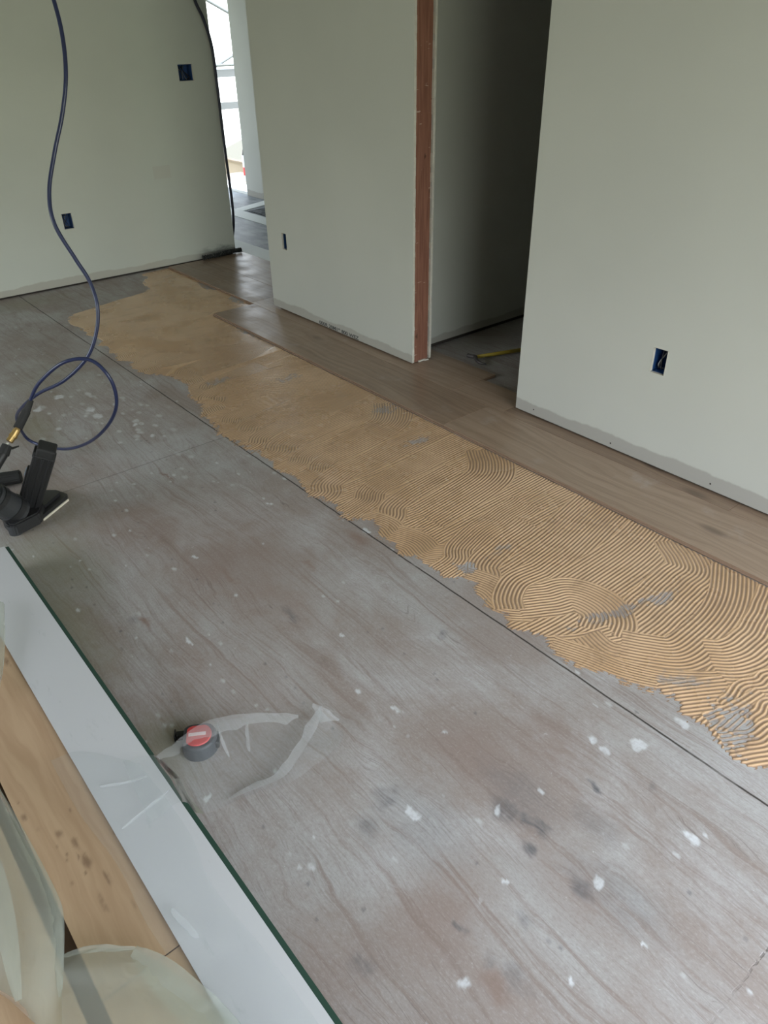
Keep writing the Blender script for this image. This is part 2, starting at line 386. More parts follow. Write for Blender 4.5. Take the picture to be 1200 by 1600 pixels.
# ------------------------------------------------------------------ room shell
XW = 2.467; YL = 5.53; ZC = 2.6
def slab(axis, pos, th, u0, u1, z0, z1, holes, name, mats, parent=None, **k):
    """drywall board: face at pos, body towards +th; holes = (u0,u1,z0,z1). mats[0]=face, mats[1]=cut edges"""
    us = sorted({u0, u1, *[h[0] for h in holes], *[h[1] for h in holes]}); zs = sorted({z0, z1, *[h[2] for h in holes], *[h[3] for h in holes]})
    bm = bmesh.new(); vc = {}
    def V(u, z, d):
        key = (round(u, 5), round(z, 5), d)
        if key not in vc:
            p = pos+th*d; vc[key] = bm.verts.new((p, u, z) if axis == 'x' else (u, p, z))
        return vc[key]
    solid = {}
    for i in range(len(us)-1):
        for j in range(len(zs)-1):
            cu = (us[i]+us[i+1])/2; cz = (zs[j]+zs[j+1])/2
            solid[i, j] = not any(h[0] < cu < h[1] and h[2] < cz < h[3] for h in holes)
    for (i, j), sd in solid.items():
        if not sd: continue
        a, b, c, d = us[i], us[i+1], zs[j], zs[j+1]
        for s_ in (0, 1): bm.faces.new((V(a, c, s_), V(b, c, s_), V(b, d, s_), V(a, d, s_)))
        for (di, dj), (p, q_) in {(-1, 0): ((a, c), (a, d)), (1, 0): ((b, c), (b, d)), (0, -1): ((a, c), (b, c)), (0, 1): ((a, d), (b, d))}.items():
            if not solid.get((i+di, j+dj), False):
                f = bm.faces.new((V(*p, 0), V(*q_, 0), V(*q_, 1), V(*p, 1))); f.material_index = 1
    bmesh.ops.recalc_face_normals(bm, faces=bm.faces)
    me = bpy.data.meshes.new(name); bm.to_mesh(me); bm.free()
    return link(name, me, mats, parent, **k)
DW = .013
ZB = .024   # drywall stops short of the floor
# boxes cut into the walls: (u0,u1,z0,z1)
H_R = (1.359, 1.417, .396, .492); H_M = (3.912, 3.962, .402, .496)
H_L1 = (2.722, 2.831, 1.222, 1.321); H_L2 = (1.709, 1.775, .381, .480)
wr = slab('x', XW, DW, -1.6, 2.055, ZB, ZC, [H_R], 'wall_right', [M_wall_r, M_gyps], kind='structure')
slab('x', XW+.118, DW, .9, 2.055, ZB, ZC, [], 'wall_right_back', [M_wall_r, M_gyps], wr)
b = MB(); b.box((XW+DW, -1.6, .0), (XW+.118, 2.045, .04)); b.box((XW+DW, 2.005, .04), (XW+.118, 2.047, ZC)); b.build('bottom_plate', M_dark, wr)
wm = slab('x', XW, DW, 2.778, 4.122, ZB+.001, ZC, [H_M], 'wall_middle', [M_wall_m, M_gyps], kind='structure')
slab('x', XW+.118, DW, 2.778, 4.122, ZB, ZC, [], 'wall_middle_back', [M_wall_m, M_gyps], wm)
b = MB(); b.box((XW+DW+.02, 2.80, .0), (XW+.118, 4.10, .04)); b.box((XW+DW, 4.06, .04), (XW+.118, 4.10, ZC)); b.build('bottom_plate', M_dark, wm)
b = MB(); b.box((XW+DW, 2.790, .018), (XW+.118, 2.83, ZC), bevel=.002)
b.build('stud', M_stud, wm, label='bare reddish brown wooden stud between white cut drywall edges')
# ragged plaster left at the foot of the stud and down its edges
b = MB()
for i in range(26):
    z = .05+i*.075+random.uniform(-.03, .03); w = random.uniform(.0008, .003); h = random.uniform(.012, .07)
    b.box((XW+.118-w, 2.776-random.uniform(0, .002), z), (XW+.122, 2.792, z+h), bevel=.0012)
    z = .04+i*.075+random.uniform(-.03, .03)
    b.box((XW+.010, 2.7775, z), (XW+DW+random.uniform(.0005, .002), 2.792, z+h), bevel=.0008)
b.box((XW+.05, 2.783, .0145), (XW+.10, 2.792, .024), bevel=.003); b.box((XW+.085, 2.776, .0145), (XW+.118, 2.79, .021), bevel=.003)
b.build('plaster_crumbs', M_gyps, wm)
wl = slab('y', YL, DW, -3.2, 3.0, ZB-.01, ZC, [H_L1, H_L2], 'wall_left', [M_wall_l, M_gyps], kind='structure')
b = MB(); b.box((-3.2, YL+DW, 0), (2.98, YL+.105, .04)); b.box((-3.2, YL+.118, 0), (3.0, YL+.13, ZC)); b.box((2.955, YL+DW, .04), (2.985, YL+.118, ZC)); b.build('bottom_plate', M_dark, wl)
# closet behind the opening
wc = slab('y', 2.925, DW, XW+.131, 4.4, ZB, ZC, [], 'wall_closet_side', [M_wall_m, M_gyps], kind='structure')
b = MB(); b.box((XW+.131, 2.94, 0), (4.4, 3.03, .05)); b.build('bottom_plate', M_dark, wc)
b = MB(); b.box((4.4, .9, 0), (4.44, 3.05, ZC)); b.build('wall_closet_back', M_wall_m, kind='structure')
b = MB(); b.box((XW+.131, .86, 0), (4.4, .9, ZC)); b.build('wall_closet_end', M_wall_m, kind='structure')
# unseen shell of the main room: rear wall with the patio opening, far side wall with a window added for fill light
b = MB(); b.box((-3.2, -1.72, 0), (-.35, -1.6, ZC)); b.box((2.25, -1.72, 0), (2.6, -1.6, ZC)); b.box((-.35, -1.72, 2.25), (2.25, -1.6, ZC))
b.build('wall_rear', M_wall_r, kind='structure')
b = MB(); b.box((-3.32, -1.72, 0), (-3.2, 1.9, ZC)); b.box((-3.32, 4.5, 0), (-3.2, 5.66, ZC)); b.box((-3.32, 1.9, 0), (-3.2, 4.5, .75)); b.box((-3.32, 1.9, 2.25), (-3.2, 4.5, ZC))
b.build('wall_side', M_wall_r, kind='structure')
# hall beyond: wall end seen as a pale column, wall behind the middle wall
b = MB(); b.box((XW+.131, 4.10, 0), (4.4, 4.16, ZC)); b.build('wall_hall_near', M_wall_m, kind='structure')
b = MB(); b.box((4.4, 4.10, 0), (4.52, 7.69, ZC)); b.build('wall_hall_right', M_wall_m, kind='structure')
b = MB(); b.box((2.6, 5.66, 0), (2.72, 9.6, ZC)); b.build('wall_hall_left', M_wall_m, kind='structure')
b = MB(); b.box((-3.32, -1.72, ZC), (4.75, 9.6, ZC+.06)); b.build('ceiling', M_ceil, kind='structure')

# ------------------------------------------------------------------ subfloor with its real stains and greenish patches
xs = np.concatenate([np.arange(-3.3, .28, .12), np.arange(.28, 1.62, .0045), np.arange(1.65, 4.5, .07)])
ys = np.concatenate([np.arange(-1.75, .02, .1), np.arange(.02, 3.2, .0045), np.arange(3.2, 5.66, .01)])
X_, Y_ = np.meshgrid(xs, ys)
wx = (fbm(X_*26, Y_*26, 3)-.5)*.045; wy = (fbm(X_*26, Y_*26, 9)-.5)*.06
def blob(px, py, rx, ry, soft=.35, k=1.):
    d = np.sqrt(((X_+wx*k-px)/rx)**2+((Y_+wy*k-py)/ry)**2); return 1-sst(1-soft, 1+soft, d)
sp = np.zeros_like(X_); st = sp.copy(); br = sp.copy(); gd = sp.copy()
for px, py, r in [(1.34,1.749,.016),(1.408,.526,.020),(1.255,.555,.020),(1.186,.648,.013),(1.123,.34,.015),(.693,.786,.011),(.892,.408,.015),(.539,.461,.013),
    (.865,.674,.006),(1.061,3.103,.012),(.877,1.04,.011),(.739,.528,.006),(.362,1.115,.006),(.969,.624,.006),(.849,.264,.006),(.69,.33,.005),(.939,1.36,.01),
    (.59,1.633,.006),(.907,3.663,.02),(.971,3.41,.028),(.967,3.32,.024),(.784,3.574,.022),(1.074,2.964,.012),(.925,.896,.006),(1.19,.60,.012),(1.16,.33,.008),(.80,2.0,.01),(1.17,2.13,.008)]:
    sp = np.maximum(sp, blob(px, py, r*.8, r*1.25, .25)*random.uniform(.75, 1))
for i in range(150):
    px = random.uniform(.32, 1.36); py = random.uniform(.1, 4.9); r = random.uniform(.0022, .0075)
    sp = np.maximum(sp, blob(px, py, r*.8, r*1.5, .3, .2)*random.uniform(.3, .8))
for i in range(60):   # the scuffed patch by the hose
    px = random.gauss(1.02, .13); py = random.gauss(3.2, .35); r = random.uniform(.005, .013)
    sp = np.maximum(sp, blob(px, py, r, r*1.6, .4, .3)*random.uniform(.3, .7))
for px, py, rx, ry, a in [(.879,1.543,.014,.03,.55),(.877,.65,.022,.045,.75),(.893,.583,.014,.035,.9),(.84,.543,.010,.014,.8),(.687,.851,.03,.03,.55),(.6,.826,.03,.03,.5),
    (.854,.428,.018,.035,.6),(.603,.532,.008,.01,.7),(.6,.45,.014,.012,.5),(.722,.452,.012,.014,.5),(1.079,.558,.006,.007,.9),(.414,.592,.014,.018,.5),(1.177,.459,.013,.010,.45),
    (.502,1.839,.012,.018,.5),(1.167,1.176,.013,.010,.55),(.90,.36,.05,.10,.28),(.93,.66,.05,.09,.3),(.70,.75,.08,.10,.25),(1.0,.50,.03,.06,.3),(.62,.40,.02,.03,.4)]:
    st = np.maximum(st, blob(px, py, rx, ry, .75)*a)
for i in range(110):   # nail heads
    px = .42+.305*random.randint(0, 3)+random.gauss(0, .02); py = random.uniform(.1, 4.8)
    st = np.maximum(st, blob(px, py, .004, .005, .4, .1)*.6)
for px, py, rx, ry, a in [(.963,2.573,.005,.05,.9),(.518,1.806,.008,.03,.7),(.831,1.829,.012,.10,.55),(1.053,1.707,.012,.05,.5),(.631,.589,.12,.08,.3),(1.286,1.728,.02,.05,.6),
    (.576,.411,.02,.03,.5),(.925,.805,.08,.10,.3),(.9,1.9,.25,.35,.35),(.75,2.3,.25,.2,.3),(.55,1.4,.2,.25,.22),(.84,.45,.06,.1,.35),(1.1,.7,.08,.10,.2)]:
    br = np.maximum(br, blob(px, py, rx, ry, .8)*a)
for px, py, rx, ry, a in [(.40,2.30,.12,.25,.5),(.33,2.0,.07,.3,.55),(.52,2.60,.1,.2,.25),(1.25,5.35,.25,.12,.35),(.70,3.4,.08,.18,.45),(.36,1.32,.05,.10,.5),(.95,3.9,.2,.3,.2)]:
    gd = np.maximum(gd, blob(px, py, rx, ry, .9)*a)
fl_me = grid_mesh('floor', X_, Y_, np.zeros_like(X_), None, dict(spackle=sp, stain=st, brown=br, green_tone=gd))
link('floor', fl_me, M_floor, kind='structure')
b = MB(); b.box((2.6, 5.67, -.03), (4.75, 9.62, .002)); b.build('floor_hall', M_hall, kind='structure')

# ------------------------------------------------------------------ adhesive
PITCH = .0126
prof = np.array([(.05,1.42),(.319,1.431),(.391,1.384),(.452,1.401),(.495,1.445),(.544,1.436),(.58,1.46),(.625,1.444),(.68,1.42),(.737,1.395),(.80,1.36),(.861,1.345),(.941,1.368),(1.06,1.340),
    (1.101,1.377),(1.187,1.352),(1.24,1.37),(1.287,1.399),(1.37,1.350),(1.455,1.372),(1.587,1.338),(1.684,1.330),(1.775,1.367),(1.862,1.331),(1.949,1.352),(2.05,1.315),(2.133,1.31),
    (2.241,1.344),(2.327,1.323),(2.497,1.336),(2.755,1.312),(2.99,1.342),(3.184,1.393),(3.347,1.442),(3.528,1.424),(3.647,1.355),(3.815,1.339),(4.292,1.351),(4.519,1.342),(4.80,1.350),
    (4.90,1.42),(4.95,1.60),(5.0,1.78),(5.04,1.97),(5.10,2.06),(5.30,2.09),(5.40,2.16),(5.49,2.18),(5.52,2.45)])
ys = np.concatenate([np.arange(.08, 2.6, .00215), np.arange(2.6, 5.52, .0036)]); xs = np.arange(1.28, 2.405, .0024)
X_, Y_ = np.meshgrid(xs, ys)
ph = np.full(X_.shape, -1e3); lip = np.zeros_like(X_); amp = np.ones_like(X_)
rs = np.random.RandomState(5)
def stroke(cx, cy, ang, L, Wd, curve=0., wig=0., wk=12., a=1., p=1.):
    """one pull of the notched trowel: ridges run along `ang`, band L long and Wd wide"""
    global ph, lip, amp
    ca, sa = math.cos(ang), math.sin(ang)
    u = (X_-cx)*ca+(Y_-cy)*sa; v = -(X_-cx)*sa+(Y_-cy)*ca
    v = v+curve*u*u+wig*np.sin(u*wk+rs.rand()*6)
    e_ = (vnoise(X_*14, Y_*14, int(rs.randint(1000)))-.5)*.03
    mk = (np.abs(v) < Wd/2) & (np.abs(u+e_) < L/2)
    ph = np.where(mk, v/(PITCH*p)+rs.rand(), ph)
    lip = np.where(mk, sst(Wd/2-.006, Wd/2, np.abs(v))*.8, lip)
    amp = np.where(mk, a, amp)
def pull(pts, Wd, a=1., p=1., wig=0., wk=60.):
    """a pull of the trowel along a curved path; ridges follow the path"""
    global ph, lip, amp
    C_ = np.array([q_[:2] for q_ in spline([(x, y, 0) for x, y in pts], 10)])
    lo = C_.min(0)-Wd; hi = C_.max(0)+Wd
    iy = np.where((ys > lo[1]) & (ys < hi[1]))[0]; ix = np.where((xs > lo[0]) & (xs < hi[0]))[0]
    if not len(iy) or not len(ix): return
    sl = (slice(iy[0], iy[-1]+1), slice(ix[0], ix[-1]+1)); XX = X_[sl]; YY = Y_[sl]
    best = np.full(XX.shape, 9.); sg = np.zeros(XX.shape); arc = np.zeros(XX.shape); L = 0.
    for p0, p1 in zip(C_[:-1], C_[1:]):
        d_ = p1-p0; l = np.hypot(*d_); t = np.clip(((XX-p0[0])*d_[0]+(YY-p0[1])*d_[1])/l/l, 0, 1)
        ex = XX-p0[0]-t*d_[0]; ey = YY-p0[1]-t*d_[1]; dd = np.hypot(ex, ey); cr_ = np.sign(d_[0]*ey-d_[1]*ex)
        m_ = dd < best; best = np.where(m_, dd, best); sg = np.where(m_, cr_, sg); arc = np.where(m_, L+t*l, arc); L += l
    v = best*sg+wig*np.sin(arc*wk+rs.rand()*6)*sst(0, .05, arc)
    e_ = (vnoise(XX*30, YY*30, int(rs.randint(1000)))-.5)*.02
    mk = (best < Wd/2) & (arc > .001) & (arc < L-.001+e_*0)
    ph[sl] = np.where(mk, v/(PITCH*p)+rs.rand(), ph[sl]); lip[sl] = np.where(mk, sst(Wd/2-.005, Wd/2, best)*.6, lip[sl]); amp[sl] = np.where(mk, a, amp[sl])
y = 5.6
while y > 0.0:                       # long pulls across the strip, from the laid boards towards the open floor
    far = y > 3.4
    stroke(1.80+rs.uniform(-.05, .05), y, PI+(rs.uniform(.02, .16) if not far else rs.uniform(-.6, .6)), 1.5, rs.uniform(.24, .36), rs.uniform(-.10, .22), rs.uniform(.001, .004), rs.uniform(7, 13), .55 if far else 1., 1.)
    y -= rs.uniform(.16, .24)
y = 4.9
while y > 1.12:                      # hooked turns of the trowel along the ragged edge
    x0 = np.interp(y, prof[:, 0], prof[:, 1]); far = y > 3.2; k = rs.uniform(.8, 1.5)
    if rs.rand() < .72:
        pull([(x0+.40*k, y+.05), (x0+.22*k, y+.025), (x0+.12*k, y-.005), (x0+.075*k, y-.055), (x0-.01, y-.075)], rs.uniform(.11, .17), .6 if far else 1., rs.choice([1., 1., .85]), rs.uniform(.0, .002), 40)
    else:
        pull([(x0+.03, y+.12), (x0+.06, y+.03), (x0+.05, y-.05), (x0+.11, y-.12)], rs.uniform(.10, .16), .6 if far else 1., .85)
    y -= rs.uniform(.10, .16)
for yy in (1.72, 2.35): pull([(2.10, yy+.16), (2.02, yy+.06), (1.93, yy), (1.75, yy-.03), (1.55, yy-.05)], .20)
# pulls that can be told apart in the foreground
pull([(2.12, .98), (2.02, .86), (1.90, .845), (1.72, .83), (1.58, .83), (1.50, .86)], .20, wig=.0008)
pull([(1.44, 1.13), (1.53, 1.075), (1.60, 1.045), (1.625, .96), (1.59, .895), (1.53, .865)], .17, wig=.0012, wk=50)
pull([(1.62, 1.19), (1.52, 1.20), (1.44, 1.165), (1.40, 1.12)], .10)
pull([(1.56, .865), (1.46, .90), (1.36, .97)], .035)
pull([(1.47, .90), (1.455, .84), (1.47, .78), (1.52, .72)], .13, wig=.0015)
pull([(2.12, .78), (1.98, .71), (1.86, .675), (1.72, .665), (1.62, .675), (1.56, .74), (1.52, .80)], .15)
pull([(1.36, .93), (1.40, .83), (1.43, .735), (1.49, .635), (1.57, .555), (1.64, .50)], .115, 1., .80)
pull([(2.12, .60), (1.98, .56), (1.84, .535), (1.72, .55), (1.66, .60)], .19, wig=.001)
pull([(1.44, .60), (1.53, .545), (1.60, .50)], .13)
pull([(2.12, .42), (1.90, .40), (1.72, .42), (1.62, .445), (1.54, .44)], .15, wig=.004, wk=75)
pull([(1.66, .455), (1.56, .47), (1.46, .50)], .035)
pull([(1.95, .28), (1.70, .30), (1.55, .335), (1.46, .36), (1.40, .40)], .15, wig=.003, wk=60)
rid = .5+.5*np.cos(2*np.pi*ph); rid = rid**1.6
farf = sst(3.4, 4.8, Y_)
brk = fbm(X_*30, Y_*30, 21)
h = (.0004+.0026*np.maximum(rid, lip)*amp*(1-.55*farf)*(.75+.5*brk))
smear = fbm(X_*6+3, Y_*2.2, 33); h = h*(1-.8*farf*sst(.45, .62, smear)) + .0004*farf
xl = np.interp(Y_, prof[:, 0], prof[:, 1])
edge_n = (fbm(X_*13, Y_*13, 40)-.5)*.085+(fbm(X_*60, Y_*60, 41)-.5)*.05
d = X_-xl+edge_n
ero = (1-sst(-.012, .024, d))*.0052
def scrape(px, py, rx, ry, k, rot=0.):
    ca, sa = math.cos(rot), math.sin(rot); a = (X_-px)*ca+(Y_-py)*sa; b_ = -(X_-px)*sa+(Y_-py)*ca
    dd = np.sqrt((a/rx)**2+(b_/ry)**2)+(fbm(X_*60, Y_*60, 55)-.5)*2.6
    return (1-sst(.4, 1.2, dd))*k
film_ = np.zeros_like(X_)
for a in [(1.64,.895,.15,.024,.0017,-.25),(1.80,.850,.06,.018,.0014,-.1),(1.93,2.14,.06,.03,.0016,0),(2.03,2.48,.05,.04,.0014,0),
          (2.385,4.86,.03,.10,.006,0),(2.385,4.46,.035,.09,.006,0),(2.11,3.83,.03,.10,.0022,0),(1.36,1.24,.02,.03,.004,0),(1.53,.62,.06,.025,.0010,-.8),(1.50,.45,.09,.05,.0021,.3),
          (1.62,1.35,.05,.02,.0008,0),(1.6,3.3,.06,.03,.0012,0),(1.9,3.1,.08,.03,.0012,0),(1.45,1.36,.03,.03,.0022,0)]:
    ero = np.maximum(ero, scrape(*a)); film_ = np.maximum(film_, np.clip(scrape(a[0], a[1], a[2], a[3], 1, a[5])*.6, 0, .5))
h = h-ero
# the end by the wall and the strip under the last board row
lim = (Y_ < 4.262) & (X_ > 2.095)
keep = (h > -.0006) & ~lim & (Y_ < 5.515)
thick = np.clip(h/.0026, 0, 1)*(1-farf)+farf*np.clip(.55+.5*(thick_n := fbm(X_*5, Y_*3, 71)), 0, 1)
h = np.maximum(h, -.001)+.0003
a_me = grid_mesh('adhesive', X_, Y_, h, keep, dict(thickness=thick, film=film_))
link('flooring_adhesive', a_me, M_adh, smooth=True, label='tan flooring adhesive trowelled in curved ridges along the laid boards', cat='adhesive')

# ------------------------------------------------------------------ laid floorboards
TH = .014
def board(x0, x1, y0, y1, mi, tongue=False):
    b = MB(); b.box((x0+.0006, y0+.0006, .0005), (x1-.0006, y1-.0006, TH), bevel=.0010)
    for f in b.bm.faces:
        if abs(f.normal.z) < .5: f.material_index = 1
    if tongue: b.box((x0-.007, y0+.002, .0045), (x0+.001, y1-.002, .0085), 1)
    return b, [M_oak[mi], M_ply_edge]
rows = [  # x0,x1,y0,y1,material,tongue,label
 (2.105, 2.398, 2.16, 4.262, 0, True, 'long brown-grey oak floorboard at the adhesive edge below the middle wall'),
 (2.105, 2.398, .06, 2.16, 1, True, 'long brown-grey oak floorboard at the adhesive edge, nearest the right wall'),
 (2.105, 2.398, -1.5, .06, 2, True, 'oak floorboard at the adhesive edge leaving the frame at right'),
 (2.398, 2.700, 4.30, 5.50, 2, True, 'oak floorboard with its dark groove edge facing the far adhesive beside the left wall'),
 (2.398, 2.700, 2.40, 4.30, 1, False, 'oak floorboard running tight under the base of the middle wall'),
 (2.398, 2.610, 2.075, 2.40, 1, False, 'short pale oak floorboard filling the closet doorway'),
 (2.398, 2.610, .965, 2.075, 2, False, 'oak floorboard half hidden under the right wall, starting at the doorway corner'),
 (2.398, 2.610, -1.5, .965, 0, False, 'pale oak floorboard along the right wall at the frame edge'),
 (2.700, 3.052, 4.17, 5.50, 0, False, 'oak floorboard in the hallway next to the white strip'),
]
for x0, x1, y0, y1, mi, tg, lb in rows:
    b, ms = board(x0, x1, y0, y1, mi, tg)
    o = b.build('floorboard', ms, label=lb, cat='floorboard', group='laid oak floorboards')

# ------------------------------------------------------------------ electrical boxes
def outlet_box(axis, hole, lab, double=False):
    u0, u1, z0, z1 = hole; cu = (u0+u1)/2; cz = (z0+z1)/2; g = .001
    loc = (XW+DW, cu, z0) if axis == 'x' else (cu, YL+DW, z0)
    r = empty('outlet_box', loc, lab, 'electrical box')
    hu = (u1-u0)/2+.002; h = z1-z0; dp = .075
    def P(a, d, z): return (d, a, z) if axis == 'x' else (a, d, z)
    b = MB(); t = .002
    for A, B in [((-hu, 0, -t), (hu, dp, 0)), ((-hu, 0, h), (hu, dp, h+t)), ((-hu-t, 0, -t), (-hu, dp, h+t)), ((hu, 0, -t), (hu+t, dp, h+t)), ((-hu, dp-t, 0), (hu, dp, h))]:
        p, q_ = P(*A), P(*B); b.box([min(i, j) for i, j in zip(p, q_)], [max(i, j) for i, j in zip(p, q_)])
    b.build('box_shell', M_box, r)
    for k in range(3 if not double else 5):
        pts = [P(random.uniform(-.8, .8)*hu, dp-.004, h*random.uniform(.75, .95)), P(random.uniform(-.6, .6)*hu, .03, h*random.uniform(.5, .8)), P(random.uniform(-.7, .7)*hu, .012, h*random.uniform(.15, .35)), P(random.uniform(-.7, .7)*hu, .035, h*.06)]
        link('wire', tube_mesh('wire', spline(pts, 6), .0022, 6), [M_wire2, M_wire][k % 2], r, smooth=True)
    return r
outlet_box('x', H_R, 'open blue electrical box low in the right wall')
outlet_box('x', H_M, 'open blue electrical box low on the middle wall, seen edge-on')
outlet_box('y', H_L1, 'square double electrical opening high on the left wall near the hallway', True)
outlet_box('y', H_L2, 'dark electrical box low in the left wall behind the hanging hose')
# torn paper rims
for ax, hh, par in (('x', H_R, wr), ('x', H_M, wm), ('y', H_L1, wl), ('y', H_L2, wl)):
    b = MB(); w = .0022
    pos = XW if ax == 'x' else YL
    for (a, c, d_, e_) in ((hh[0]-w, hh[0], hh[2]-w, hh[3]+w), (hh[1], hh[1]+w, hh[2]-w, hh[3]+w), (hh[0], hh[1], hh[2]-w, hh[2]), (hh[0], hh[1], hh[3], hh[3]+w)):
        p, q_ = ((pos-.0009, a, d_), (pos+.001, c, e_)) if ax == 'x' else ((a, pos-.0009, d_), (c, pos+.001, e_))
        b.box(p, q_)
    b.build('cut_rim', M_gyps, par)
# screws in the unprimed band
for y_, z_ in ((1.533, .043), (1.084, .048), (1.95, .05), (.82, .05)):
    b = MB(); b.cyl((XW-.0006, y_, z_), (XW+.001, y_, z_), .0035, seg=12); b.build('drywall_screw', M_dark, wr)
# ink stamp along the foot of the middle wall
tx = bpy.data.curves.new('ink_stamp', 'FONT'); tx.body = '000R 20M19 800 WEZ'; tx.size = .038; tx.extrude = .0002; tx.offset = .0012
to = bpy.data.objects.new('tmp_text', tx); COL.objects.link(to)
bpy.context.view_layer.update()
tm = bpy.data.meshes.new_from_object(to.evaluated_get(bpy.context.evaluated_depsgraph_get())); bpy.data.objects.remove(to)
cs = np.array([v_.co[:] for v_ in tm.vertices]); L0 = cs[:, 0].max()
o = link('ink_stamp', tm, mat('stamp_ink', (.07, .07, .07), .8), wm, label='faded black ink stamp of numbers and letters')
o.matrix_world = Matrix(((0, 0, -1, XW-.0005), (-1, 0, 0, 3.62), (0, 1, 0, .028), (0, 0, 0, 1))) @ Matrix.Diagonal((.385/L0, .75, 1, 1))

# ------------------------------------------------------------------ sooty rag along the left wall end
pts = spline([(2.68, 5.480, .034), (2.74, 5.465, .038), (2.80, 5.470, .036), (2.88, 5.492, .036), (2.96, 5.502, .036), (3.035, 5.502, .034)], 12)
me = tube_mesh('rag', pts, [.014+.006*math.sin(i*1.7)*math.exp(-i/18)+.004*random.random() for i in range(len(pts))], 10)
link('rolled_rag', me, M_soot, smooth=True, label='black sooty rolled rag on the boards at the foot of the left wall end', cat='rag')

# ------------------------------------------------------------------ hallway floor strips, vent
def plain(name, a, b_, m, label, cat, group=None, bev=.002):
    b = MB(); b.box(a, b_, bevel=bev); return b.build(name, m, label=label, cat=cat, group=group)
G = 'white strips on the hallway floor'
b = MB(); b.box((3.055, 4.17, -.03), (4.4, 5.67, .002)); b.build('floor_hall_near', M_hall, kind='structure')
plain('floor_strip_white', (3.056, 4.17, 0), (3.235, 9.5, .012), M_tape, 'white threshold strip right against the last oak board', 'floor strip', G)
plain('floor_strip_white', (3.74, 4.17, 0), (3.92, 9.5, .006), M_tape, 'white strip crossing the middle of the grey hallway floor', 'floor strip', G)
b = MB(); b.prism([(3.92, 6.97), (4.4, 7.14), (4.4, 7.30), (3.92, 7.12)], 0, .006); b.build('floor_strip_white', M_tape, label='short slanted white strip ending at the pale wall end', cat='floor strip', group=G)
plain('floor_strip_white', (4.42, 7.72, 0), (4.66, 9.55, .03), mat('white_sill', (.75, .77, .76), .5), 'white door sill at the bright far opening', 'floor strip', G)
vent = empty('floor_vent', (4.1, 6.75, 0), 'dark slotted register in the hallway floor beside the slanted strip', 'vent')
b = MB(); b.box((-.15, -.20, .001), (.15, .20, .004)); b.build('vent_pan', M_dark, vent)
b = MB()
for i in range(9): b.box((-.15, -.19+i*.045, .004), (.15, -.172+i*.045, .009))
b.build('slat', M_hall, vent)

# outside the far opening: deck, parapet, roof, scaffold
plain('plywood_deck', (4.76, 6.5, -.32), (5.6, 12.5, -.28), M_ply, 'pale plywood deck outside the far opening', 'deck')
par_ = empty('plywood_parapet', (5.4, 9.5, -.28), 'pale plywood parapet outside beyond the hallway', 'parapet')
b = MB(); b.prism([(0, 0), (.03, 0), (.03, 5), (0, 5)], 0, .33, mtx=Matrix.Translation((0, -2, 0))); b.build('panel', M_ply, par_)
b = MB(); b.box((-.03, -2, .33), (.06, 3, .352)); b.build('cap_rail', mat('brown_cap', (.17, .13, .09), .7), par_)
plain('timber_offcut', (4.80, 7.9, .0), (5.05, 8.35, .02), M_ply, 'small timber offcut lying by the white sill', 'offcut')
plain('timber_ledge', (4.76, 6.5, -.28), (5.2, 9.2, -.002), M_ply, 'pale timber ledge just outside the white sill', 'ledge')
b = MB(); rf = b.prism([(0, 0), (9, 0), (4.0, 1.3)], 0, .2, mtx=Matrix.Translation((5.5, 16.5, -1.75)) @ Matrix.Rotation(PI/2, 4, 'X'))
b.prism([(0, 0), (0, 1), (1, 1)], 0, .1, mtx=Matrix.Translation((5.5, 18, -3)))
b.build('gable_roof', M_roof, label='grey gable roof of a neighbouring house beyond the parapet', cat='roof')
sc_ = empty('scaffold', (5.1, 9.9, -.3), 'pale grey scaffold with crossing braces outside the far opening', 'scaffold')
def wt(o): o.matrix_parent_inverse = Matrix.Translation((-5.1, -9.9, .3)); return o
k_ = 9.9/9.2
b = MB(); b.box((3.6, 9.88, 1.02), (7.0, 10.35, 1.105)); wt(b.build('deck_plank', M_deck, sc_))
b = MB(); b.cyl((3.6, 9.86, 1.155), (7.0, 9.86, 1.155), .016); wt(b.build('ledger', M_alu, sc_))
b = MB(); b.box((3.6, 9.88, .655), (7.0, 9.92, .735)); wt(b.build('guard_board', M_deck, sc_))
b = MB(); b.cyl((4.4, 9.9, 2.28), (7.0, 9.9, 1.12), .017); wt(b.build('brace', M_alu, sc_))
b = MB(); b.cyl((5.30, 9.9, 1.10), (6.9, 9.9, 1.78), .017); wt(b.build('brace', M_alu, sc_))
for x_ in (4.2, 6.6):
    b = MB(); b.cyl((x_, 9.9, -.3), (x_, 9.9, 2.9), .024); wt(b.build('standard', M_alu, sc_))
bt = empty('tube_bottle', (4.90, 8.55, .0), 'slim white and red bottle standing outside by the pale wall end', 'bottle')
b = MB(); b.cyl((0, 0, 0), (0, 0, .28), .028); b.build('bottle_body', M_bottle, bt, smooth=False)
b = MB(); b.cyl((0, 0, .06), (0, 0, .15), .0288); b.build('label_band', M_red, bt)
b = MB(); b.cyl((0, 0, .28), (0, 0, .34), .022, .012); b.build('bottle_cap', M_blk, bt)

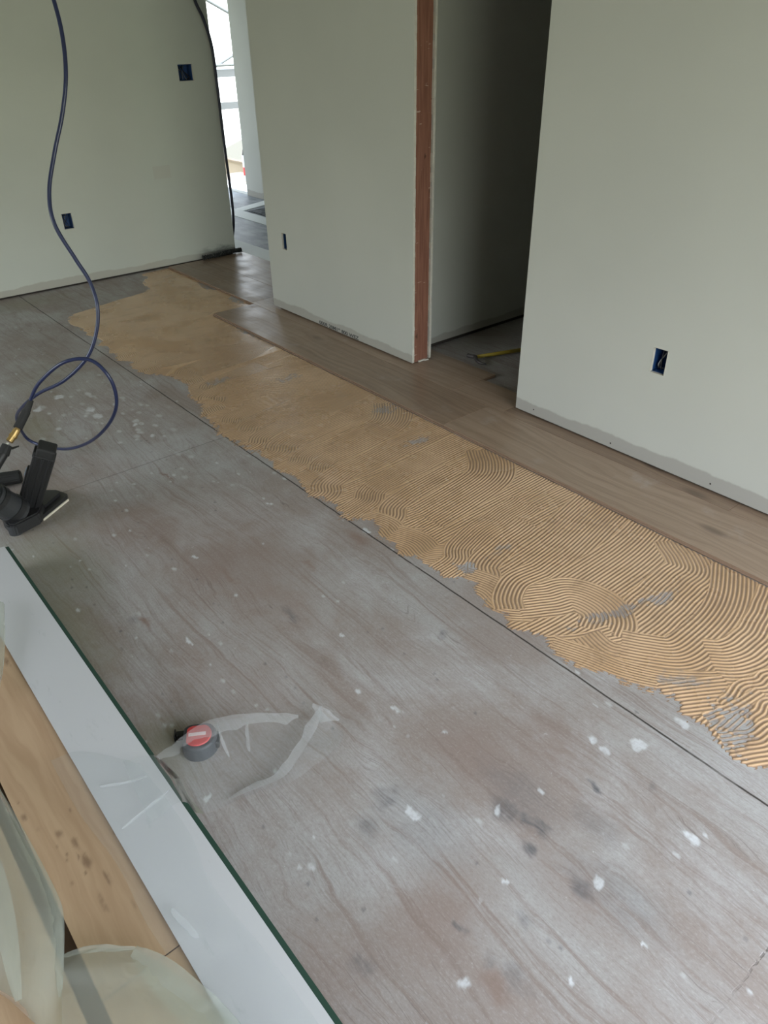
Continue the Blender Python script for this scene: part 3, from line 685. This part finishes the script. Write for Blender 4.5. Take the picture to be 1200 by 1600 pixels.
# ------------------------------------------------------------------ hammer on the closet floor
hm = empty('claw_hammer', (2.79, 2.63, 0), 'yellow handled claw hammer on the dusty closet floor', 'hammer')
b = MB(); b.cyl((.0, .0, .020), (.34, -.115, .018), .0085, .012, 14); b.build('handle', M_yel, hm, smooth=True)
hd = tube_mesh('head', spline([(-.015, .045, .020), (-.012, .02, .021), (-.008, -.005, .022), (-.030, -.035, .022), (-.035, -.07, .016), (-.012, -.095, .010)], 8), [.011]*12+[.012]*6+[.011-.006*i/23 for i in range(23)], 12)
link('hammer_head', hd, mat('worn_steel', (.09, .08, .08), .5, .6), hm, smooth=True)
b = MB(); b.cyl((-.016, -.093, .011), (.002, -.100, .009), .006, .005, 10); b.build('claw_tip', M_steel, hm)

# ------------------------------------------------------------------ carton of boards at the left edge
ct = empty('flooring_carton', (.15, 1.0, 0), 'long open white carton of flooring on the subfloor at lower left', 'carton')
def ci(o): o.matrix_parent_inverse = Matrix.Translation((-.15, -1.0, 0)); return o
b = MB(); b.box((-.32, -1.2, .0), (.294, 2.335, .004)); b.box((.288, -1.2, .004), (.294, 2.335, .094)); b.box((-.32, 2.329, .004), (.294, 2.335, .094)); b.box((-.32, -1.2, .004), (-.314, 2.335, .094))
ci(b.build('tray', M_kraft, ct))
b = MB()
vs = b.prism([(.150, -1.2), (.291, -1.2), (.291, 2.330), (.262, 2.336), (.150, 1.95)], .0985, .1005); ci(b.build('white_flap', M_white_card, ct, label='white coated carton flap folded over the boards'))
b = MB(); b.box((.288, -1.2, .0945), (.302, 2.326, .0990), bevel=.0012)
ci(b.build('green_edge', M_green, ct, label='dark green carton edge'))
# boards packed in it, undersides up
kn = [(.132,1.781,.012,.022),(.016,1.264,.006,.012),(.061,1.177,.009,.014),(.079,1.133,.008,.018),(.082,1.08,.012,.02),(.153,1.105,.004,.006),(.052,1.106,.004,.006),(.073,.975,.005,.03),(.10,1.02,.006,.03),(.03,1.215,.004,.008),(.12,.93,.004,.02),
      (.045,1.15,.003,.006),(.055,1.12,.003,.005),(.07,1.055,.003,.006),(.02,1.31,.003,.005),(.10,1.22,.003,.01),(.04,1.05,.003,.008)]
def packed(x0, x1, y0, y1, z0, z1, lab, par=None):
    xs_ = np.linspace(x0, x1, 60); ys_ = np.arange(y0, y1+.001, .0045); A, B = np.meshgrid(xs_, ys_); kk = np.zeros_like(A)
    for px, py, rx, ry in kn:
        dd = np.sqrt(((A-px)/rx/.62)**2+((B-py)/ry/.8)**2)+(fbm(A*130, B*70, 5)-.5)*1.5; kk = np.maximum(kk, (1-sst(.3, 1.5, dd))*.62)
    r = empty('packed_board', (x0, y0, z0), lab, 'floorboard', 'boards packed in the carton')
    me = grid_mesh('underside', A, B, np.full_like(A, z1+.0002), None, dict(knot=kk))
    o = link('underside', me, M_birch, r); o.matrix_parent_inverse = Matrix.Translation((-x0, -y0, -z0))
    b = MB(); b.box((x0, y0, z0), (x1, y1, z1), bevel=.001); o = b.build('board_body', M_ply_edge, r); o.matrix_parent_inverse = Matrix.Translation((-x0, -y0, -z0))
packed(.004, .284, .806, 2.30, .074, .090, 'pale knotty board lying underside up in the carton, the longer one on top')
packed(.004, .284, -1.15, .804, .074, .090, 'pale board underside up in the carton, below the end joint near the milky film')
packed(-.300, -.03, -1.15, 2.30, .050, .066, 'lower board in the carton, mostly under the milky film at the left edge')
for zz in (.004, .028, .050):
    pass
b = MB()
for zz in (.006, .024, .042): b.box((.004, -1.15, zz), (.284, 2.30, zz+.016), bevel=.001)
for zz in (.006, .026): b.box((-.300, -1.15, zz), (-.03, 2.30, zz+.016), bevel=.001)
ci(b.build('board_stack', M_ply_edge, ct))

# ------------------------------------------------------------------ plastic films
def sheet(name, rows_, m, amp_, seed, nu=60, nv=60, freq=20, **k):
    """rows_: list of polylines (left edge to right edge, world points); lofted and crumpled"""
    R_ = [spline(r, 12) for r in rows_]; n = min(len(r) for r in R_)
    def samp(r, t): i = t*(len(r)-1); a = int(min(i, len(r)-2)); return r[a].lerp(r[a+1], i-a)
    G_ = np.zeros((nv, nu, 3))
    for j in range(nu):
        t = j/(nu-1); col = spline([samp(r, t) for r in R_], 12)
        for i in range(nv): G_[i, j] = samp(col, i/(nv-1))
    a = fbm(G_[..., 0]*freq, G_[..., 1]*freq, seed, 4); rdg = 1-np.abs(2*a-1)
    r2_ = 1-np.abs(2*fbm(G_[..., 0]*freq*1.7+9, G_[..., 1]*freq*.8, seed+7, 3)-1)
    G_[..., 2] += amp_*((rdg**10)+.5*r2_**14+.8*fbm(G_[..., 0]*7, G_[..., 1]*7, seed+3, 2))
    return grid_mesh(name, G_[..., 0], G_[..., 1], G_[..., 2])
# clear film pulled out of the carton over the tape measure
cf = empty('clear_plastic_film', (.40, 1.15, 0), 'crumpled clear plastic film spilling from the carton over the tape measure', 'plastic film')
def fi(o): o.matrix_parent_inverse = Matrix.Translation((-.40, -1.15, 0)); return o
me = sheet('film_sheet', [
  [(.236, 1.245, .110), (.290, 1.225, .109), (.318, 1.228, .085), (.395, 1.262, .062), (.462, 1.262, .056), (.548, 1.228, .048), (.612, 1.190, .035), (.655, 1.150, .022), (.700, 1.130, .040)],
  [(.230, 1.200, .110), (.290, 1.190, .109), (.325, 1.195, .075), (.395, 1.225, .060), (.460, 1.225, .052), (.545, 1.190, .018), (.612, 1.160, .012), (.660, 1.125, .026), (.706, 1.110, .030)],
  [(.225, 1.150, .110), (.292, 1.145, .109), (.330, 1.150, .060), (.395, 1.165, .026), (.455, 1.160, .012), (.540, 1.130, .006), (.610, 1.115, .016), (.665, 1.090, .010), (.712, 1.085, .012)],
  [(.220, 1.100, .110), (.292, 1.100, .108), (.322, 1.105, .050), (.385, 1.110, .006), (.450, 1.090, .004), (.530, 1.065, .006), (.600, 1.060, .022), (.660, 1.055, .005), (.718, 1.062, .003)],
  [(.215, 1.060, .109), (.290, 1.060, .108), (.314, 1.060, .050), (.360, 1.075, .003), (.440, 1.060, .003), (.510, 1.030, .008), (.560, 1.020, .010), (.640, 1.030, .003), (.690, 1.040, .002)]],
  M_clear, .006, 3, 140, 90, 5)
fi(link('film_sheet', me, M_clear, cf, smooth=True))
me = sheet('film_over_flap', [
  [(.110, 1.36, .106), (.16, 1.35, .107), (.21, 1.30, .106), (.262, 1.22, .106)],
  [(.110, 1.18, .106), (.16, 1.18, .109), (.21, 1.16, .107), (.268, 1.10, .106)],
  [(.125, 1.02, .103), (.16, 1.02, .109), (.21, 1.01, .107), (.268, .98, .106)],
  [(.120, .88, .100), (.16, .88, .106), (.20, .86, .104), (.250, .86, .103)],
  [(.125, .74, .099), (.16, .74, .106), (.20, .72, .104), (.262, .70, .103)],
  [(.110, .50, .100), (.16, .50, .106), (.20, .50, .104), (.270, .50, .103)]],
  M_clear, .0035, 9, 80, 150, 6)
fi(link('film_over_flap', me, M_clear, cf, smooth=True))
rim = film('film_fold', (.97, .98, .98), (.82, .84, .86), .10, .74)
def fold(name, pts, w, seed, m=None, put=None):
    P_ = spline(pts, 14); n = len(P_); XX = np.zeros((n, 7)); YY = XX.copy(); ZZ = XX.copy()
    for i, p in enumerate(P_):
        t = (P_[min(i+1, n-1)]-P_[max(i-1, 0)]).normalized(); sd_ = Vector((t.y, -t.x, 0)).normalized(); ww = w*math.sin(PI*min(max((i+1)/(n+1), .03), .97))**.5*(1. if put else .35+1.3*fbm(np.array([i*.12]), np.array([seed*1.]), seed, 2)[0])
        for j in range(7):
            u = j/6; q_ = p+sd_*ww*(u-.2); XX[i, j], YY[i, j] = q_.x, q_.y; ZZ[i, j] = q_.z+.003+.005*(.4+fbm(np.array([i*.22+u*1.5]), np.array([u*2.5]), seed, 3)[0])-.002*u
    fi(link(name, grid_mesh(name, XX, YY, ZZ), m or rim, cf if put is None else mf, smooth=True)) if put is None else put(link(name, grid_mesh(name, XX, YY, ZZ), m, mf, smooth=True))
fold('film_fold', [(.300, 1.215, .100), (.345, 1.235, .078), (.395, 1.258, .064), (.465, 1.258, .058), (.548, 1.225, .050), (.612, 1.187, .037), (.650, 1.160, .030)], .042, 3)
fold('film_fold', [(.715, 1.150, .030), (.690, 1.125, .030), (.650, 1.100, .022), (.585, 1.065, .020), (.520, 1.045, .012), (.450, 1.065, .007), (.395, 1.075, .005)], .024, 8)
fold('film_fold', [(.700, 1.165, .035), (.712, 1.135, .026), (.730, 1.095, .012)], .028, 5)
fold('film_fold', [(.535, 1.215, .045), (.520, 1.190, .022), (.505, 1.160, .008)], .010, 6)
fold('film_fold', [(.470, 1.250, .056), (.462, 1.215, .050), (.455, 1.170, .018)], .008, 2)
fold('film_fold', [(.170, 1.215, .108), (.215, 1.190, .107), (.262, 1.175, .106)], .006, 4)
fold('film_fold', [(.165, 1.085, .108), (.215, 1.095, .107), (.283, 1.110, .106)], .007, 7)
fold('film_fold', [(.168, .86, .110), (.176, .82, .110), (.182, .78, .110)], .012, 9)
# milky foam film folded out at the lower left
mf = empty('milky_film', (.0, .9, .09), 'milky translucent film folded over the boards at the lower left corner', 'plastic film')
def mi_(o): o.matrix_parent_inverse = Matrix.Translation((0, -.9, -.09)); return o
FILM_A = FILM_B = None
ROWS_A = [[(-0.027, 1.558, 0.12), (-0.002, 1.43, 0.13), (-0.003, 1.337, 0.125)], [(-0.089, 1.285, 0.14), (-0.033, 1.219, 0.16), (0.003, 1.178, 0.14)], [(-0.116, 1.18, 0.14), (-0.049, 1.092, 0.17), (0.007, 1.005, 0.15)], [(-0.14, 1.094, 0.13), (-0.058, 0.988, 0.17), (0.0, 0.946, 0.15)], [(-0.157, 1.039, 0.12), (-0.081, 0.921, 0.16), (-0.023, 0.885, 0.14)], [(-0.155, 0.973, 0.11), (-0.097, 0.873, 0.14), (-0.047, 0.836, 0.12)], [(-0.127, 0.931, 0.1), (-0.102, 0.849, 0.11), (-0.073, 0.764, 0.11)]]
ROWS_B = [[(-0.021, 0.897, 0.13), (0.029, 0.867, 0.14), (0.083, 0.819, 0.14)], [(-0.03, 0.87, 0.14), (0.025, 0.821, 0.155), (0.113, 0.758, 0.135)], [(-0.04, 0.851, 0.13), (0.028, 0.775, 0.15), (0.135, 0.691, 0.125)], [(-0.054, 0.811, 0.13), (0.029, 0.724, 0.15), (0.151, 0.638, 0.12)], [(-0.08, 0.737, 0.13), (0.016, 0.647, 0.15), (0.174, 0.531, 0.115)]]
ROWS_C = [[(0.141, 2.066, 0.14), (0.19, 1.994, 0.135), (0.197, 1.981, 0.13)], [(0.095, 1.904, 0.13), (0.149, 1.858, 0.13), (0.159, 1.85, 0.125)], [(0.061, 1.786, 0.12), (0.116, 1.754, 0.12), (0.121, 1.742, 0.115)], [(0.03, 1.667, 0.12), (0.078, 1.654, 0.12), (0.089, 1.671, 0.11)]]
for nm, R__, amp_ in (('folded_sheet', ROWS_A, .0012), ('turned_back_sheet', ROWS_B, .0012), ('upright_fold', ROWS_C, .001)):
    me = sheet(nm, R__, M_milky, amp_, 31, 70, 90, 14)
    mi_(link(nm, me, M_milky, mf, smooth=True))

# ------------------------------------------------------------------ tape measure
tp = empty('tape_measure', (.421, 1.262, 0), 'red and black tape measure lying on the subfloor under the clear film', 'tape measure')
def dshape(r, s=1.): # rounded D outline
    p = []
    for k in range(28):
        a = 2*PI*k/28; x = r*math.cos(a); y = r*math.sin(a)
        x = max(x, -r*.80)*s; y = max(min(y, r*.86), -r)*s; p.append((x, y))
    return p
rot = Matrix.Rotation(-.55, 4, 'Z')
def dbody(p, z0, z1, m, nm, bev=.006):
    b = MB(); b.prism(p, z0, z1, mtx=rot)
    es = [e_ for e_ in b.bm.edges if abs(e_.verts[0].co.z-e_.verts[1].co.z) < 1e-5]
    bmesh.ops.bevel(b.bm, geom=es, offset=bev, segments=3, affect='EDGES', profile=.5)
    return b.build(nm, m, tp)
dbody(dshape(.046), 0.0, .046, mat('tape_grey_rubber', (.040, .045, .053), .5), 'case')
dbody(dshape(.034), .040, .050, M_red, 'red_face', .002)
b = MB(); b.box((-.022, -.004, .0498), (.020, .006, .0506), mtx=rot); b.build('label', M_glare, tp)  # pale streak painting the film's glare on the red face
b = MB(); b.box((-.060, .026, .004), (-.034, .044, .022), bevel=.003, mtx=rot); b.build('blade_mouth', M_rub, tp)
b = MB(); b.box((-.064, .022, .002), (-.061, .046, .026), mtx=rot); b.build('hook', M_blk, tp)
b = MB(); b.box((.030, -.02, .012), (.050, .02, .034), bevel=.004, mtx=rot); b.build('belt_clip', M_blk, tp)

# ------------------------------------------------------------------ flooring nailer
nl = empty('flooring_nailer', (.44, 2.62, 0), 'black pneumatic flooring nailer standing on the subfloor at the left edge', 'nailer')
def np_(o): o.matrix_parent_inverse = Matrix.Translation((-.44, -2.62, 0)); return o
b = MB(); pl = [(.472, 2.574), (.594, 2.656), (.600, 2.668), (.577, 2.728), (.540, 2.757), (.500, 2.740), (.400, 2.66), (.41, 2.60)]
b.prism(pl, .005, .021); np_(b.build('shoe_plate', M_blk, nl))
b = MB(); b.prism([(.4735, 2.5705), (.5965, 2.6520), (.5955, 2.656), (.4725, 2.5755)], .000, .0075); np_(b.build('wear_edge', M_edge, nl, label='pale metal front edge of the shoe'))
b = MB()
b.prism([(.352, 2.545), (.372, 2.530), (.46, 2.555), (.475, 2.572), (.50, 2.62), (.47, 2.70), (.40, 2.70), (.348, 2.62)], .0, .05)
bmesh.ops.bevel(b.bm, geom=[e_ for e_ in b.bm.edges], offset=.006, segments=2, affect='EDGES')
b.prism([(.50, 2.62), (.575, 2.675), (.555, 2.715), (.50, 2.72), (.46, 2.69)], .02, .034)
np_(b.build('base_casting', M_blk, nl))
b = MB(); b.cyl((.372, 2.558, .0), (.372, 2.558, .038), .024, bevel=0); b.cyl((.372, 2.558, .038), (.372, 2.558, .044), .010, .008); np_(b.build('pivot_foot', M_blk2, nl))
# leaning magazine: oriented box
B0 = Vector((.452, 2.640, .035)); T0 = Vector((.545, 2.520, .302)); ax = (T0-B0).normalized()
view_ = Vector((.45, 2.6, .15))-Vector((0, 0, CH)); side = ax.cross(view_).normalized(); dp_ = ax.cross(side).normalized()
Mm = Matrix((side, dp_, ax)).transposed().to_4x4(); Mm.translation = B0; Lm = (T0-B0).length
b = MB(); b.box((-.037, -.026, 0), (.036, .026, Lm-.03), bevel=.006, mtx=Mm)
b.box((.030, -.018, .0), (.043, .018, Lm*.62), bevel=.003, mtx=Mm)
np_(b.build('magazine', M_blk, nl))
for s_ in (-.020, .002, .022):
    b = MB(); b.box((s_-.004, -.030, .02), (s_+.004, -.024, Lm-.035), bevel=.0015, mtx=Mm); b.box((s_-.004, .024, .02), (s_+.004, .030, Lm-.035), bevel=.0015, mtx=Mm); np_(b.build('magazine_rib', M_blk, nl))
b = MB(); b.box((-.032, -.028, Lm-.032), (.030, .028, Lm+.006), bevel=.006, mtx=Mm); b.box((.024, -.02, Lm-.045), (.038, .02, Lm-.02), bevel=.003, mtx=Mm); np_(b.build('magazine_cap', M_rub, nl))
b = MB(); b.box((.037, -.012, Lm*.52), (.046, .012, Lm*.60), bevel=.003, mtx=Mm); np_(b.build('catch', mat('blue_grey_catch', (.20, .25, .32), .4), nl))
# drive barrel
b = MB(); b.cyl((.405, 2.600, .055), (.335, 2.575, .165), .050, .050, 28); b.cyl((.335, 2.575, .165), (.300, 2.562, .215), .042, .040, 28)
np_(b.build('barrel', M_blk2, nl, smooth=False))
b = MB(); b.cyl((.395, 2.597, .070), (.383, 2.592, .090), .054, .054, 28); b.cyl((.352, 2.581, .138), (.342, 2.577, .154), .054, .054, 28); np_(b.build('barrel_collar', M_blk, nl))
b = MB(); b.cyl((.300, 2.562, .215), (.285, 2.556, .235), .048, .040, 24); np_(b.build('strike_cap', M_rub, nl))
# handle rising to the air inlet
link_ = tube_mesh('handle', spline([(.300, 2.556, .17), (.33, 2.560, .22), (.38, 2.58, .262), (.430, 2.604, .298)], 8), [.020]*10+[.018]*15, 14)
np_(link('handle', link_, M_blk, nl, smooth=True))
b = MB(); b.cyl((.418, 2.597, .288), (.441, 2.610, .310), .0195, .0165, 16); b.prism([(0, -.006), (.026, 0), (0, .006)], -.002, .003, mtx=Matrix.Translation((.450, 2.605, .296))); np_(b.build('inlet_collar', M_rub, nl))
b = MB(); b.cyl((.440, 2.609, .309), (.447, 2.613, .316), .0065, .0065, 12); np_(b.build('inlet_plug', M_steel, nl))

ml = empty('rubber_mallet', (.46, 2.93, 0), 'black rubber block lying on the subfloor behind the nailer, cut off by the frame', 'mallet')
b = MB(); vs = b.cyl((.40, 2.945, .032), (.505, 2.905, .032), .030, .028, 8); bmesh.ops.bevel(b.bm, geom=list(b.bm.edges), offset=.004, segments=2, affect='EDGES')
o = b.build('mallet_head', M_rub, ml); o.matrix_parent_inverse = Matrix.Translation((-.46, -2.93, 0))
b = MB(); b.cyl((.43, 2.93, .032), (.16, 2.99, .016), .013, .015, 12); o = b.build('mallet_handle', M_blk, ml); o.matrix_parent_inverse = Matrix.Translation((-.46, -2.93, 0))

# ------------------------------------------------------------------ air hose with its fittings
hs = empty('air_hose', (.56, 2.66, .41), 'blue air hose hanging from above and looping over the subfloor to the nailer', 'hose')
def hp(o): o.matrix_parent_inverse = Matrix.Translation((-.56, -2.66, -.41)); return o
HP = [(.545, 2.655, .392), (.565, 2.650, .430), (.599, 2.597, .504), (.672, 2.522, .578), (.745, 2.470, .583), (.780, 2.423, .525), (.792, 2.440, .432), (.786, 2.520, .333), (.765, 2.650, .225), (.748, 2.83, .118), (.716, 3.00, .042),
 (.672, 3.16, .009), (.632, 3.22, .030), (.600, 3.15, .125), (.578, 3.02, .232), (.582, 2.853, .335), (.62, 2.734, .413), (.683, 2.616, .48), (.76, 2.558, .559), (.808, 2.543, .643), (.833, 2.546, .726), (.837, 2.578, .805), (.816, 2.607, .88),
 (.789, 2.646, .986), (.806, 2.677, 1.077), (.856, 2.695, 1.184), (.907, 2.695, 1.289), (.947, 2.702, 1.392), (.974, 2.734, 1.493), (.986, 2.776, 1.592), (.99, 2.85, 1.75), (1.0, 3.0, 2.1), (1.02, 3.15, 2.58)]
hp(link('hose_line', tube_mesh('hose_line', spline(HP, 14), .0064, 14), M_hose, hs, smooth=True))
b = MB(); b.cyl((.567, 2.652, .428), (.5415, 2.652, .392), .0095, .013, 16); b.cyl((.5415, 2.652, .392), (.494, 2.631, .350), .0145, .0155, 16)
hp(b.build('bend_guard', M_rub, hs))
b = MB(); b.cyl((.497, 2.632, .352), (.489, 2.629, .345), .010, .010, 6); b.cyl((.489, 2.629, .345), (.474, 2.623, .333), .0125, .0125, 16); b.cyl((.474, 2.623, .333), (.468, 2.621, .329), .0145, .0145, 16); b.cyl((.468, 2.621, .329), (.452, 2.615, .319), .012, .012, 16)
hp(b.build('coupler', M_brass, hs, label='brass quick coupler'))
# second hose down the end of the left wall
HP2 = [(2.80, 5.48, 2.58), (2.84, 5.49, 2.1), (2.87, 5.50, 1.85), (2.906, 5.508, 1.69), (2.956, 5.512, 1.581), (2.993, 5.512, 1.431), (3.000, 5.512, 1.237), (3.003, 5.515, .993), (3.007, 5.520, .737), (3.020, 5.530, .421), (3.024, 5.55, .25), (3.020, 5.575, .15), (3.012, 5.62, .06), (3.02, 5.75, .012), (2.95, 5.9, .012)]
link('trailing_hose', tube_mesh('trailing_hose', spline(HP2, 12), .0105, 12), M_hose2, smooth=True, label='thin dark hose running down the edge of the left wall at the hallway', cat='hose')

edge_m = film('milky_fold', (.93, .96, .92), (.62, .66, .61), .25, .60)
fold('sheet_fold', [ROWS_A[0][2], ROWS_A[1][2], ROWS_A[2][2], ROWS_A[3][2], ROWS_A[4][2], ROWS_A[5][2]], .022, 4, edge_m, mi_)
fold('sheet_fold', [ROWS_B[0][2], ROWS_B[1][2], ROWS_B[2][2], ROWS_B[3][2], ROWS_B[4][2]], .060, 6, edge_m, mi_)
fold('sheet_fold', [ROWS_B[0][0], ROWS_B[0][1], ROWS_B[0][2]], .012, 5, edge_m, mi_)
fold('sheet_fold', [(-.06, 1.28, .165), (-.055, 1.12, .175), (-.07, .98, .172), (-.10, .86, .145)], .035, 7, edge_m, mi_)
